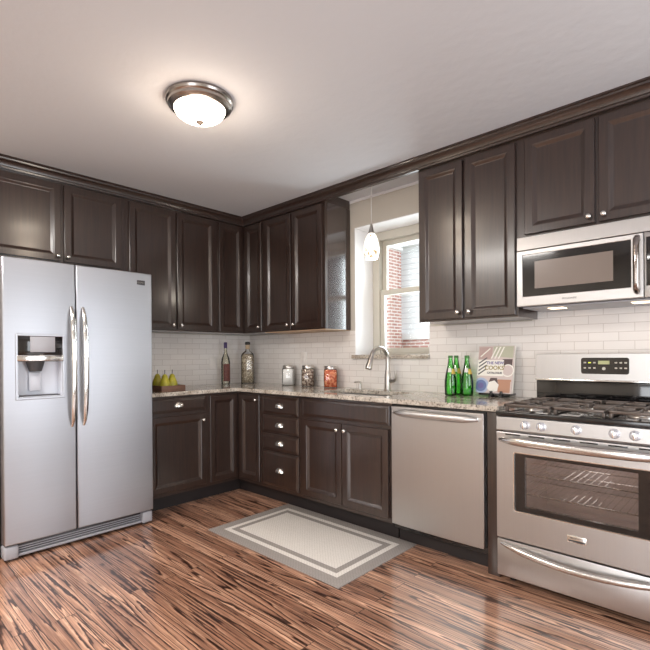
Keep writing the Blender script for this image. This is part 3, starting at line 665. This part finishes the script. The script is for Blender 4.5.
# ------------------------------------------------------------------ range
def rounded(x0, x1, z0, z1, r, n=5):
    p = []
    for cx, cz, a0 in ((x1-r, z0+r, -PI/2), (x1-r, z1-r, 0), (x0+r, z1-r, PI/2), (x0+r, z0+r, PI)):
        for k in range(n+1):
            a = a0+PI/2*k/n; p.append((cx+r*math.cos(a), cz+r*math.sin(a)))
    return p
def range_():
    r = thing('gas_range', 'stainless freestanding gas range with oven at the right', 'range', (3.333, -.34, 0))
    xa, xb = 2.952, 3.714
    bd = MB()
    bd.box(xa+.004, xa+.02, -.655, -.03, .05, .871); bd.box(xb-.02, xb-.004, -.655, -.03, .05, .871)
    bd.box(xa+.02, xb-.02, -.06, -.03, .05, .871); bd.box(xa+.02, xb-.02, -.655, -.06, .05, .26); bd.box(xa+.02, xb-.02, -.655, -.06, .80, .871)
    bd.build('range_body', 'black', r, smooth=0)
    # oven lining and racks
    ol = MB(); ol.box(xa+.021, xb-.021, -.10, -.061, .26, .80); ol.box(xa+.021, xa+.06, -.655, -.10, .261, .799); ol.box(xb-.06, xb-.021, -.655, -.10, .261, .799); ol.box(xa+.06, xb-.06, -.655, -.10, .261, .275); ol.box(xa+.06, xb-.06, -.655, -.10, .785, .799)
    ol.build('oven_lining', 'ovenin', r, smooth=0)
    for zz in (.475, .575):
        k = MB()
        for y in (-.64, -.36, -.12): k.tube([(xa+.06, y, zz), (xb-.06, y, zz)], .0035, 6)
        for i in range(22):
            x = xa+.075+i*(xb-xa-.15)/21; k.tube([(x, -.64, zz+.004), (x, -.12, zz+.004)], .002, 5)
        k.build('oven_rack', 'chrome', r)
    for xx in (xa+.05, xb-.05):
        for yy in (-.6, -.1): MB().lathe([(.018, 0), (.018, .0498)], (xx, yy, 0), 12).build('foot', 'black', r)
    l = bpy.data.lights.new('oven_fill_light', 'POINT'); l.energy = .6; l.color = (1, .93, .86); l.shadow_soft_size = .12  # fill lamp added inside the oven to brighten lining and racks
    o = bpy.data.objects.new('oven_fill_light', l); COL.objects.link(o); o.location = (3.333, -.36, .64)
    # control panel, slightly tilted back
    poly = [(-.655, .797), (-.688, .797), (-.692, .803), (-.689, .866), (-.684, .870), (-.655, .870)]
    cp = MB().prism(poly, xa, xb, (1, 2, 0)).build('control_panel', 'steel', r, smooth=30, bevel=.002)
    for u in (3.098, 3.175, 3.330, 3.484, 3.562):
        k = MB().lathe([(.023, 0), (.0225, .006), (.018, .010), (.0165, .026), (.013, .029), (.001, .0295)], (u, -.6885, .834), 20, '-y')
        kb = k.build('knob', 'knobsilver', r, smooth=40)
        MB().box(u-.0035, u+.0035, -.722, -.716, .819, .849, .0015).build('knob_grip', 'pale_metal', kb)
    # oven door with glazed opening
    gx0, gx1, gz0, gz1 = 3.043, 3.623, .395, .690
    od = MB().grid([xa, gx0, gx1, xb], [.241, gz0, gz1, .790], lambda i, j: not (i == 1 and j == 1), -.657, -.692, (0, 2, 1)).build('oven_door', 'steel', r, smooth=0, bevel=.004)
    ix0, ix1, iz0, iz1 = 3.095, 3.572, .420, .672
    MB().grid([gx0, ix0, ix1, gx1], [gz0, iz0, iz1, gz1], lambda i, j: not (i == 1 and j == 1), -.660, -.688, (0, 2, 1)).build('window_surround', 'blackglass', od, smooth=0)
    MB().box(ix0, ix1, -.684, -.680, iz0, iz1).build('window_glass', 'ovenglass', od, smooth=0)
    rim = MB(); p_o = rounded(gx0-.004, gx1+.004, gz0-.004, gz1+.004, .014); p_i = rounded(gx0+.001, gx1-.001, gz0+.001, gz1-.001, .011)
    rim.loft([[(a, -.690, b) for a, b in p_o], [(a, -.6945, b) for a, b in p_o], [(a, -.6945, b) for a, b in p_i], [(a, -.687, b) for a, b in p_i]], False, False)
    rim.build('window_rim', 'chrome', od)
    for k in range(6): MB().box(3.0+k*.115, 3.075+k*.115, -.6935, -.691, .776, .783, .001).build('vent_slot', 'black', od)
    pts = [(2.972+.722*k/18, -.700-.045*math.sin(PI*k/18)**.5, .752+.0*k) for k in range(19)]
    MB().tube(pts, [.010+.012*min(1, math.sin(PI*k/18)*2.5) for k in range(19)], 14, .7, 1.0).build('oven_handle', 'polished', od, smooth=60)
    b = MB().box(3.290, 3.372, -.6955, -.691, .305, .338, .002).build('badge', 'pale_metal', od)
    MB().box(3.296, 3.366, -.6965, -.6955, .3095, .3175).build('badge_stripe', 'darkplastic', b, smooth=0)
    text(b, 'badge_lettering', 'FRIGIDAIRE', .011, (3.331, -.696, .327), 'ink', .0004)
    # warming drawer
    dr = MB().box(xa+.001, xb-.001, -.690, -.656, .045, .234, .004).build('warming_drawer', 'steel', r)
    pts = [(2.978+.71*k/20, -.696-.036*math.sin(PI*k/20)**.6, .214-.030*math.sin(PI*k/20)) for k in range(21)]
    MB().tube(pts, [.008+.008*min(1, math.sin(PI*k/20)*2.5) for k in range(21)], 14, .8, 1.0).build('drawer_handle', 'polished', dr, smooth=60)
    # cooktop
    MB().box(xa-.001, xb+.001, -.700, -.093, .8715, .898, .007, 3).build('cooktop', 'black', r)
    # backguard: black riser and steel head with rounded shoulders
    MB().box(xa+.002, xb-.002, -.092, -.03, .872, 1.036, .003).build('backguard_riser', 'blackglass', r)
    hd = rounded(xa, xb, 1.037, 1.190, .012)
    bg = MB().loft([[(a, -.03, b) for a, b in hd], [(a, -.100, b) for a, b in hd], [(a*1+(3.333-a)*.004, -.106, b+(1.1135-b)*.03) for a, b in hd]]).build('backguard', 'steel', r, smooth=30)
    MB().box(xa+.002, xb-.002, -.118, -.09, 1.030, 1.042, .004).build('backguard_lip', 'chrome', r)
    dsp = rounded(3.205, 3.440, 1.075, 1.167, .012)
    ds = MB().loft([[(a, -.1055, b) for a, b in dsp], [(a, -.1085, b) for a, b in dsp]]).build('control_display', 'blackglass', bg)
    MB().box(3.292, 3.347, -.1095, -.1085, 1.130, 1.150).build('clock_readout', 'display', ds, smooth=0)
    for x in (3.225, 3.249, 3.273, 3.378, 3.401, 3.424):
        for z in (1.139, 1.109): MB().box(x-.006, x+.006, -.1095, -.1085, z-.004, z+.004, .0004).build('button', 'button', ds)
    MB().box(3.242, 3.256, -.1098, -.1096, 1.136, 1.142).build('lit_button', plain('lit_key', srgb(190, 200, 40), .4, emit=.6), ds, smooth=0)
    MB().lathe([(.009, 0), (.009, .001)], (3.320, -.1085, 1.106), 14, '-y').build('dial_mark', 'button', ds)
    # burners and grates
    for (bx, by, br_) in ((3.10, -.54, .045), (3.10, -.24, .036), (3.333, -.39, .05), (3.566, -.54, .05), (3.566, -.24, .036)):
        bn = MB().lathe([(br_+.012, 0), (br_+.010, .006), (br_, .010), (br_, .016)], (bx, by, .8981), 22).build('burner', 'nickel', r)
        MB().lathe([(br_-.004, .0161), (br_-.004, .022), (br_-.010, .025), (.001, .025)], (bx, by, .8981), 22).build('burner_cap', 'iron', bn)
    for (x0, x1) in ((xa+.03, xa+.262), (xa+.266, xa+.496), (xa+.500, xb-.03)):
        g = MB(); y0, y1 = -.665, -.125; z0, z1 = .918, .932; t = .006
        for x in (x0+t, x1-t): g.box(x-t, x+t, y0, y1, z0, z1, .003)
        for y in (y0+t, (y0+y1)/2, y1-t): g.box(x0, x1, y-t, y+t, z0, z1, .003)
        xm = (x0+x1)/2
        for yc in (y0+.14, y1-.14):
            g.box(xm-.005, xm+.005, yc-.125, yc-.03, z0, z1+.004, .002); g.box(xm-.005, xm+.005, yc+.03, yc+.125, z0, z1+.004, .002)
            g.box(x0, xm-.03, yc-.005, yc+.005, z0, z1+.004, .002); g.box(xm+.03, x1, yc-.005, yc+.005, z0, z1+.004, .002)
        for x in (x0+.012, x1-.012):
            for y in (y0+.012, (y0+y1)/2, y1-.012): g.box(x-.007, x+.007, y-.009, y+.009, .8982, z0+.002, .002)
        g.build('grate', 'iron', r)
range_()

# ------------------------------------------------------------------ microwave
def microwave():
    m = thing('microwave', 'stainless over-the-range microwave under the short wall cabinet', 'microwave', (3.33, -.2, 1.455))
    xa, xb = 2.953, 3.712
    MB().box(xa, xb, -.372, -.01, 1.456, 1.846, .002).build('microwave_body', 'darkplastic', m)
    MB().prism([(-.3725, 1.772), (-.400, 1.772), (-.396, 1.846), (-.3725, 1.846)], xa, xb, (1, 2, 0)).build('vent_strip', 'steel', m, smooth=0, bevel=.002)
    gx0, gx1, gz0, gz1 = 2.985, 3.500, 1.512, 1.742
    dr = MB().grid([xa, gx0, gx1, 3.551], [1.458, gz0, gz1, 1.768], lambda i, j: not (i == 1 and j == 1), -.373, -.403, (0, 2, 1)).build('door', 'steel', m, smooth=0, bevel=.003)
    MB().prism(rounded(gx0+.0005, gx1-.0005, gz0+.0005, gz1-.0005, .006), -.375, -.4005, (0, 2, 1)).build('door_window', 'blackglass', dr)
    MB().box(3.05, 3.425, -.4012, -.4006, 1.552, 1.702).build('window_mesh', plain('perforated_screen', srgb(128, 116, 108), .22), dr, smooth=0)
    pts = [(3.528, -.405, 1.735), (3.528, -.425, 1.745), (3.528, -.442, 1.735), (3.528, -.448, 1.70), (3.528, -.448, 1.53), (3.528, -.442, 1.497), (3.528, -.425, 1.487), (3.528, -.405, 1.495)]
    MB().tube(pts, [.012, .0135, .014, .0135, .0135, .014, .0135, .012], 14).build('handle', plain('dark_chrome', (.34, .30, .28, 1), .12, 1), dr, smooth=60)
    text(dr, 'lettering', 'FRIGIDAIRE', .014, (3.225, -.4034, 1.484), 'ink', .0004)
    MB().box(3.554, xb, -.403, -.373, 1.458, 1.768, .003).build('keypad_panel', 'steel', m)
    MB().box(3.562, xb-.008, -.4045, -.4032, 1.512, 1.745, .0005).build('keypad', 'blackglass', m)
    MB().box(xa+.02, xb-.02, -.36, -.03, 1.449, 1.4555).build('underside_tray', 'greyplastic', m, smooth=0)
    for x in (3.125, 3.522):
        MB().box(x-.04, x+.04, -.30, -.22, 1.4455, 1.4488, .001).build('hood_lamp', 'spot', m)
        l = bpy.data.lights.new('hood_light', 'AREA'); l.size = .07; l.energy = .07; l.color = (1, .60, .36)
        o = bpy.data.objects.new('hood_light', l); COL.objects.link(o); o.location = (x, -.26, 1.443)
microwave()

# ------------------------------------------------------------------ lamps
def lamps():
    c = (1.864, -1.761)
    l = thing('ceiling_lamp', 'round flush ceiling lamp with nickel rim and glowing frosted bowl', 'lamp', (c[0], c[1], H))
    k = 1.0
    MB().lathe([(.110, -.001), (.170, -.001), (.172, -.012), (.168, -.022), (.160, -.028), (.158, -.040), (.146, -.048), (.136, -.053), (.122, -.053), (.108, -.03)], (c[0], c[1], H), 48).build('rim', 'dark_nickel', l, smooth=30)
    MB().lathe([(.130, -.050), (.128, -.056), (.118, -.074), (.098, -.090), (.070, -.102), (.040, -.109), (.012, -.111), (.002, -.111)], (c[0], c[1], H), 48).build('glass_bowl', 'lamp_glass', l, smooth=60)
    MB().lathe([(.002, -.134), (.006, -.131), (.007, -.125), (.019, -.119), (.020, -.113), (.004, -.1112)], (c[0], c[1], H), 20).build('finial', 'bronze', l, smooth=40)
    d = bpy.data.lights.new('ceiling_lamp_light', 'POINT'); d.energy = 4; d.color = (1, .82, .64); d.shadow_soft_size = .09
    o = bpy.data.objects.new('ceiling_lamp_light', d); COL.objects.link(o); o.location = (c[0], c[1], H-.26)
    # two made-up panel lamps, added unseen behind the camera to brighten the room
    for (x, y), lab in (((1.5, -3.65), 'added flat ceiling panel lamp, unseen behind the camera on the refrigerator side'), ((3.9, -4.25), 'added flat ceiling panel lamp, unseen behind the camera on the range side')):
        q = thing('added_panel_lamp', lab, 'lamp', (x, y, H))
        MB().grid([x-.62, x-.59, x+.59, x+.62], [y-.32, y-.29, y+.29, y+.32], lambda i, j: not (i == 1 and j == 1), H-.035, H-.001, (0, 1, 2)).build('lamp_frame', 'whitepaint', q, smooth=0)
        MB().box(x-.59, x+.59, y-.29, y+.29, H-.025, H-.02).build('diffuser', plain('added_panel_diffuser', (1, .95, .88, 1), .4, emit=1.0), q, smooth=0)
        d = bpy.data.lights.new('added_panel_light', 'AREA'); d.shape = 'RECTANGLE'; d.size = 1.18; d.size_y = .58; d.energy = PANEL if x < 3 else PANEL*.28; d.color = (1, .96, .91)
        o = bpy.data.objects.new('added_panel_light', d); COL.objects.link(o); o.location = (x, y, H-.04)
    px, py = 1.813, -.25
    p = thing('pendant_lamp', 'small pendant lamp with mottled white glass hanging before the window', 'lamp', (px, py, H))
    MB().lathe([(.040, -.001), (.042, -.012), (.036, -.02), (.008, -.022)], (px, py, H), 24).build('canopy', 'nickel', p)
    MB().tube([(px, py, H-.02), (px, py, 2.185)], .0035, 8).build('cord', plain('pale_cord', srgb(205, 202, 198), .6), p)
    MB().lathe([(.006, .075), (.010, .060), (.018, .025), (.026, .0), (.020, -.003)], (px, py, 2.113), 20).build('socket_cap', 'nickel', p)
    prof = [(.020, .0), (.036, -.020), (.050, -.055), (.058, -.095), (.0595, -.125), (.054, -.165), (.045, -.197), (.042, -.197), (.050, -.165), (.056, -.125), (.055, -.095), (.047, -.055), (.033, -.020), (.017, -.001)]
    MB().lathe(prof, (px, py, 2.116), 28).build('glass_shade', 'shade', p, smooth=60)
    d = bpy.data.lights.new('pendant_light', 'POINT'); d.energy = 2.6; d.color = (1, .90, .76); d.shadow_soft_size = .04
    o = bpy.data.objects.new('pendant_light', d); COL.objects.link(o); o.location = (px, py, 1.895)
lamps()

# ------------------------------------------------------------------ small things
def outlet(label, x, z, w, wall, n=1):
    r = thing('wall_outlet', label, 'outlet', (x, -.0075, z), LEFT if wall == 'L' else 0)
    MB().box(x-w/2, x+w/2, -.013, -.0075, z-.058, z+.058, .002).build('cover_plate', 'outlet', r)
    for k in range(n):
        cx = x + (k-(n-1)/2)*.045
        for dz in (-.021, .021): MB().box(cx-.014, cx+.014, -.0145, -.013, z+dz-.014, z+dz+.014, .001).build('socket', 'outlet', r)
outlet('pale wall outlet on the left wall tiles right of the pears', -.475, 1.125, .072, 'L')
outlet('pale wall outlet on the tiles above the jar of nuts', .825, 1.165, .072, 'B')
outlet('wide pale double outlet plate on the tiles behind the green bottles', 2.36, 1.145, .118, 'B', 2)
outlet('pale wall outlet on the tiles between the green bottles and the book', 2.525, 1.145, .072, 'B')

rg = MB().box(1.206, 2.389, -1.307, -.565, 0.0005, .0075, .002)
tag(rg.build('rug', rug_mat(1.206, 2.389, -1.307, -.565), loc=(1.7975, -.936, 0)), 'grey and white bordered flat woven rug on the wood floor', 'rug')

ZC = .9145
# wooden box with pears
bx = thing('wooden_box', 'shallow brown wooden box holding the pears at the worktop edge', 'box', (.47, -1.22, ZC))
X0, X1, Y0, Y1 = .32, .60, -1.32, -1.118
MB().box(X0, X1, Y0, Y1, ZC, ZC+.010).build('base', 'crate', bx, smooth=0)
for a in ((X0, X0+.009, Y0, Y1), (X1-.009, X1, Y0, Y1), (X0+.009, X1-.009, Y0, Y0+.009), (X0+.009, X1-.009, Y1-.009, Y1)):
    MB().box(a[0], a[1], a[2], a[3], ZC+.0101, ZC+.047, .001).build('side_board', 'crate', bx)
def pear(label, x, y, s=1.0, lean=(0, 0)):
    p = thing('pear', label, 'pear', (x, y, ZC+.0102), 0, 'pears in the wooden box')
    prof = [(.004, .0), (.022, .002), (.036, .015), (.042, .034), (.040, .052), (.032, .072), (.024, .090), (.020, .104), (.013, .114), (.003, .118)]
    MB().lathe([(r*s, h*s*1.08) for r, h in prof], (x, y, ZC+.0102), 24).build('flesh', 'pear', p, smooth=80)
    MB().tube([(x, y, ZC+.0102+s*.122), (x+lean[0], y+lean[1], ZC+.0102+.160*s)], [.0022, .003], 8).build('stem', 'stem', p, smooth=60)
    return p
pear('yellow-green pear at the front corner of the wooden box', .545, -1.266, 1.0, (.002, 0))
pear('yellow-green pear at the end of the box away from the refrigerator', .515, -1.186, 1.0, (0, .001))
pear('yellow-green pear partly hidden by the refrigerator edge', .43, -1.268, 1.0, (-.002, 0))

# tall bottles in the corner
bt = thing('oil_bottle', 'tall slim clear bottle with purple cap and maroon label in the corner', 'bottle', (.13, -.40, ZC))
bx_, by_ = .125, -.40
MB().lathe([(.034, 0), (.042, .004), (.043, .02), (.043, .215), (.037, .255), (.020, .295), (.0145, .32), (.0145, .36)], (bx_, by_, ZC), 24).build('glass_body', 'oil', bt, smooth=50)
MB().loft([[(bx_+.0438*math.cos(a), by_+.0438*math.sin(a), ZC+z) for a in [-1.1+1.9*k/12 for k in range(13)]] for z in (.03, .20)], False, False, closed=False).build('label', 'maroon', bt, smooth=50)
MB().lathe([(.0165, .352), (.0165, .408), (.014, .412)], (bx_, by_, ZC), 18).build('cap', 'purple', bt, smooth=40)
bt = thing('infused_bottle', 'tall flat-sided clear bottle packed with dried herbs in the corner', 'bottle', (.19, -.17, ZC))
cx, cy = .185, -.175
def rsq(w, d, r, z):
    return [(cx+ (x*math.cos(.75)-y*math.sin(.75)), cy + (x*math.sin(.75)+y*math.cos(.75)), ZC+z) for x, y in rounded(-w/2, w/2, -d/2, d/2, r, 4)]
MB().loft([rsq(.118, .09, .02, 0), rsq(.126, .096, .022, .006), rsq(.126, .096, .022, .275), rsq(.112, .086, .03, .300), rsq(.06, .056, .02, .322), rsq(.042, .042, .018, .335), rsq(.040, .040, .018, .38)]).build('glass_body', 'jarglass', bt, smooth=40)
MB().loft([rsq(.108, .080, .02, .006), rsq(.116, .087, .02, .012), rsq(.116, .087, .02, .272), rsq(.09, .07, .02, .295)]).build('herb_filling', 'herb', bt, smooth=40)
MB().lathe([(.0215, .345), (.0225, .37), (.0225, .388)], (cx, cy, ZC), 18).build('neck_seal', 'cork', bt)
MB().lathe([(.020, .3885), (.026, .391), (.027, .41), (.022, .418), (.002, .42)], (cx, cy, ZC), 18).build('stopper', plain('dark_stopper', srgb(52, 48, 44), .5), bt)

# three jars
def jar(label, x, y, fill, ang=.72, h=.162, s=.114):
    j = thing('glass_jar', label, 'jar', (x, y, ZC), 0, 'glass jars along the backsplash')
    def sq(w, z, r=.018): return [(x+a*math.cos(ang)-b*math.sin(ang), y+a*math.sin(ang)+b*math.cos(ang), ZC+z) for a, b in rounded(-w/2, w/2, -w/2, w/2, min(r, w/2-.001), 4)]
    MB().loft([sq(s*.94, 0), sq(s, .005), sq(s, h-.014), sq(s*.93, h-.006, .03), sq(s*.90, h-.002, .04)]).build('glass_body', 'jarglass', j, smooth=40)
    MB().loft([sq(s*.88, .005), sq(s*.93, .010), sq(s*.93, h-.018), sq(s*.88, h-.010)]).build('filling', fill, j, smooth=40)
    MB().lathe([(s*.46, h-.003), (s*.48, h-.001), (s*.48, h+.021), (s*.46, h+.024), (.001, h+.024)], (x, y, ZC), 28).build('lid', 'nickel', j, smooth=40)
jar('square glass jar of white sugar with a metal lid', .712, -.10, 'sugar')
jar('square glass jar of mixed nuts with a metal lid', .972, -.10, 'nuts')
jar('square glass jar of orange pasta with a metal lid', 1.262, -.115, 'chips')

# green bottles
def green(label, x, y):
    g = thing('green_bottle', label, 'bottle', (x, y, ZC), 0, 'green water bottles')
    pr = [(.030, 0), (.037, .004), (.039, .02), (.0405, .065), (.0395, .10), (.035, .132), (.0275, .168), (.020, .200), (.0155, .228), (.0140, .246), (.0145, .252)]
    MB().lathe(pr, (x, y, ZC), 28).build('glass_body', 'greenglass', g, smooth=60)
    def rad(z):
        for (r0, z0), (r1, z1) in zip(pr, pr[1:]):
            if z0 <= z <= z1: return r0+(r1-r0)*(z-z0)/(z1-z0)
        return .015
    # shoulder label: shield wrapped on the front half
    rings = []
    for z in (.146, .152, .162, .172, .180):
        wd = .55 if z < .17 else .4
        rings.append([(x+(rad(z)+.0012)*math.cos(a), y+(rad(z)+.0012)*math.sin(a), ZC+z) for a in [-PI/4 + .45 - wd + 2*wd*k/10 for k in range(11)]])
    o = MB().loft(rings, False, False, closed=False).build('label', 'gold', g, smooth=60)
    rings = []
    for z in (.158, .172, .186):
        rings.append([(x+(rad(z)+.0012)*math.cos(a), y+(rad(z)+.0012)*math.sin(a), ZC+z) for a in [-PI/4 - .95 + .85*k/12 for k in range(13)]])
    MB().loft(rings, False, False, closed=False).build('neck_label', 'labelwhite', g, smooth=60)
    MB().lathe([(.0150, .2525), (.0158, .255), (.0158, .266), (.0135, .269), (.001, .2695)], (x, y, ZC), 18).build('cap', plain('green_cap', srgb(70, 120, 60), .4), g)
green('green glass bottle at the front left of the three', 2.437, -.205)
green('green glass bottle half hidden behind the front left one', 2.425, -.10)
green('green glass bottle nearest the book', 2.533, -.16)

# cookbook on a little stand
def book():
    b = thing('cookbook', 'hardcover cookbook with a collage cover standing against the backsplash', 'book', (2.70, -.06, ZC+.022))
    x0, x1, z0, z1 = 2.575, 2.812, ZC+.024, ZC+.330
    tilt = .20
    def T(x, d, z):      # d = depth in front of the cover face
        return (x, -.125 + (z-z0)*tilt - d, z - d*tilt*.0)
    def slab(poly, d0, d1, name, mat, par):
        mb = MB().loft([[T(a, d0, c) for a, c in poly], [T(a, d1, c) for a, c in poly]]); return mb.build(name, mat, par, smooth=0)
    R4 = lambda a, b_, c_, d_: [(a, c_), (b_, c_), (b_, d_), (a, d_)]
    slab(R4(x0+.003, x1-.004, z0+.003, z1-.003), -.024, -.003, 'pages', 'bk_cream', b)
    slab(R4(x0, x1, z0, z1), -.028, -.0245, 'back_cover', 'bk_cream', b)
    cv = slab(R4(x0, x1, z0, z1), -.003, 0, 'front_cover', 'bk_stone', b)
    X = lambda t: x0+(x1-x0)*t
    Z = lambda t: z0+(z1-z0)*t
    def P(pts, mat, lv=1, nm='cover_print'): return slab([(X(a), Z(c)) for a, c in pts], 0, .0004*lv, nm, mat, cv)
    def circ(cx, cz, r, n=20, a0=0, a1=2*PI): return [(cx+r*math.cos(a0+(a1-a0)*k/n), cz+r*.774*math.sin(a0+(a1-a0)*k/n)) for k in range(n)]
    P([(.02, .72), (.40, .72), (.40, .98), (.02, .98)], 'bk_pink')
    P([(.42, .78), (.98, .74), (.98, .99), (.42, .99)], 'bk_sage')
    P([(.0, .36), (.30, .36), (.30, .70), (.0, .70)], 'bk_cream')
    P([(.70, .42), (.97, .42), (.97, .72), (.70, .72)], 'bk_dark')
    P([(.62, .02), (.95, .02), (.95, .26), (.62, .26)], 'bk_terra'); P([(.60, .25), (.97, .25), (.97, .29), (.60, .29)], 'bk_terra', 2)
    for k in range(4): P([(.03, .40+.08*k), (.05, .38+.08*k), (.27, .50+.08*k), (.25, .52+.08*k)], 'bk_slate', 2)
    for k in range(3): P([(.36+.10*k, .73), (.40+.10*k, .73), (.54+.10*k, .98), (.50+.10*k, .98)], 'bk_cream', 3)
    P([(.06, .78), (.08, .76), (.34, .94), (.32, .96)], 'bk_cream', 2)
    P(circ(.86, .48, .17), 'bk_cream', 2); P(circ(.86, .48, .14), 'bk_stone', 3)
    P([(max(0.0, a), max(0.0, c)) for a, c in circ(.14, .15, .22)], 'bk_paleblue', 2); P([(max(0.0, a), max(0.0, c)) for a, c in circ(.14, .15, .16)], 'bk_blue', 3); P(circ(.14, .15, .08), 'bk_violet', 4)
    P(circ(.48, .14, .17, 6, .3, .3+2*PI), 'bk_cream', 4); P([(.34, .20), (.62, .20), (.58, .32), (.40, .32)], 'bk_dark', 3)
    P([(.27, .36), (.74, .36), (.74, .70), (.27, .70)], 'bk_cream', 5, 'title_panel')
    for body, tz, sz, mt in (('THE NEW', .635, .024, 'bk_violet'), ("COOKS'", .53, .034, 'bk_olive'), ('CATALOGUE', .425, .0155, 'bk_slate')):
        cu = bpy.data.curves.new('title', 'FONT'); cu.body = body; cu.size = sz*1.08; cu.offset = .0007; cu.extrude = .0004; cu.align_x = 'CENTER'; cu.align_y = 'CENTER'
        t = bpy.data.objects.new('title', cu); COL.objects.link(t)
        me = bpy.data.meshes.new_from_object(t.evaluated_get(bpy.context.evaluated_depsgraph_get())); bpy.data.objects.remove(t)
        mb = MB().add([T(X(.50)+v.co.x, .0026+v.co.z, Z(tz)+v.co.y) for v in me.vertices], [tuple(p.vertices) for p in me.polygons]); bpy.data.meshes.remove(me)
        mb.build('title_lettering', mt, cv, smooth=0)
    s = thing('book_stand', 'small dark stand holding the cookbook upright', 'stand', (2.72, -.1, ZC))
    MB().box(2.60, 2.81, -.138, -.04, ZC+.010, ZC+.0235, .002).build('shelf', 'black', s)
    for x in (2.69, 2.755): MB().box(x-.010, x+.010, -.165, -.03, ZC, ZC+.010, .002).build('foot', 'black', s)
    for x in (2.69, 2.755): MB().box(x-.008, x+.008, -.155, -.1385, ZC+.010, ZC+.040, .003).build('front_prong', 'black', s)
book()

for o in S.objects:
    if '_o' in o: del o['_o']
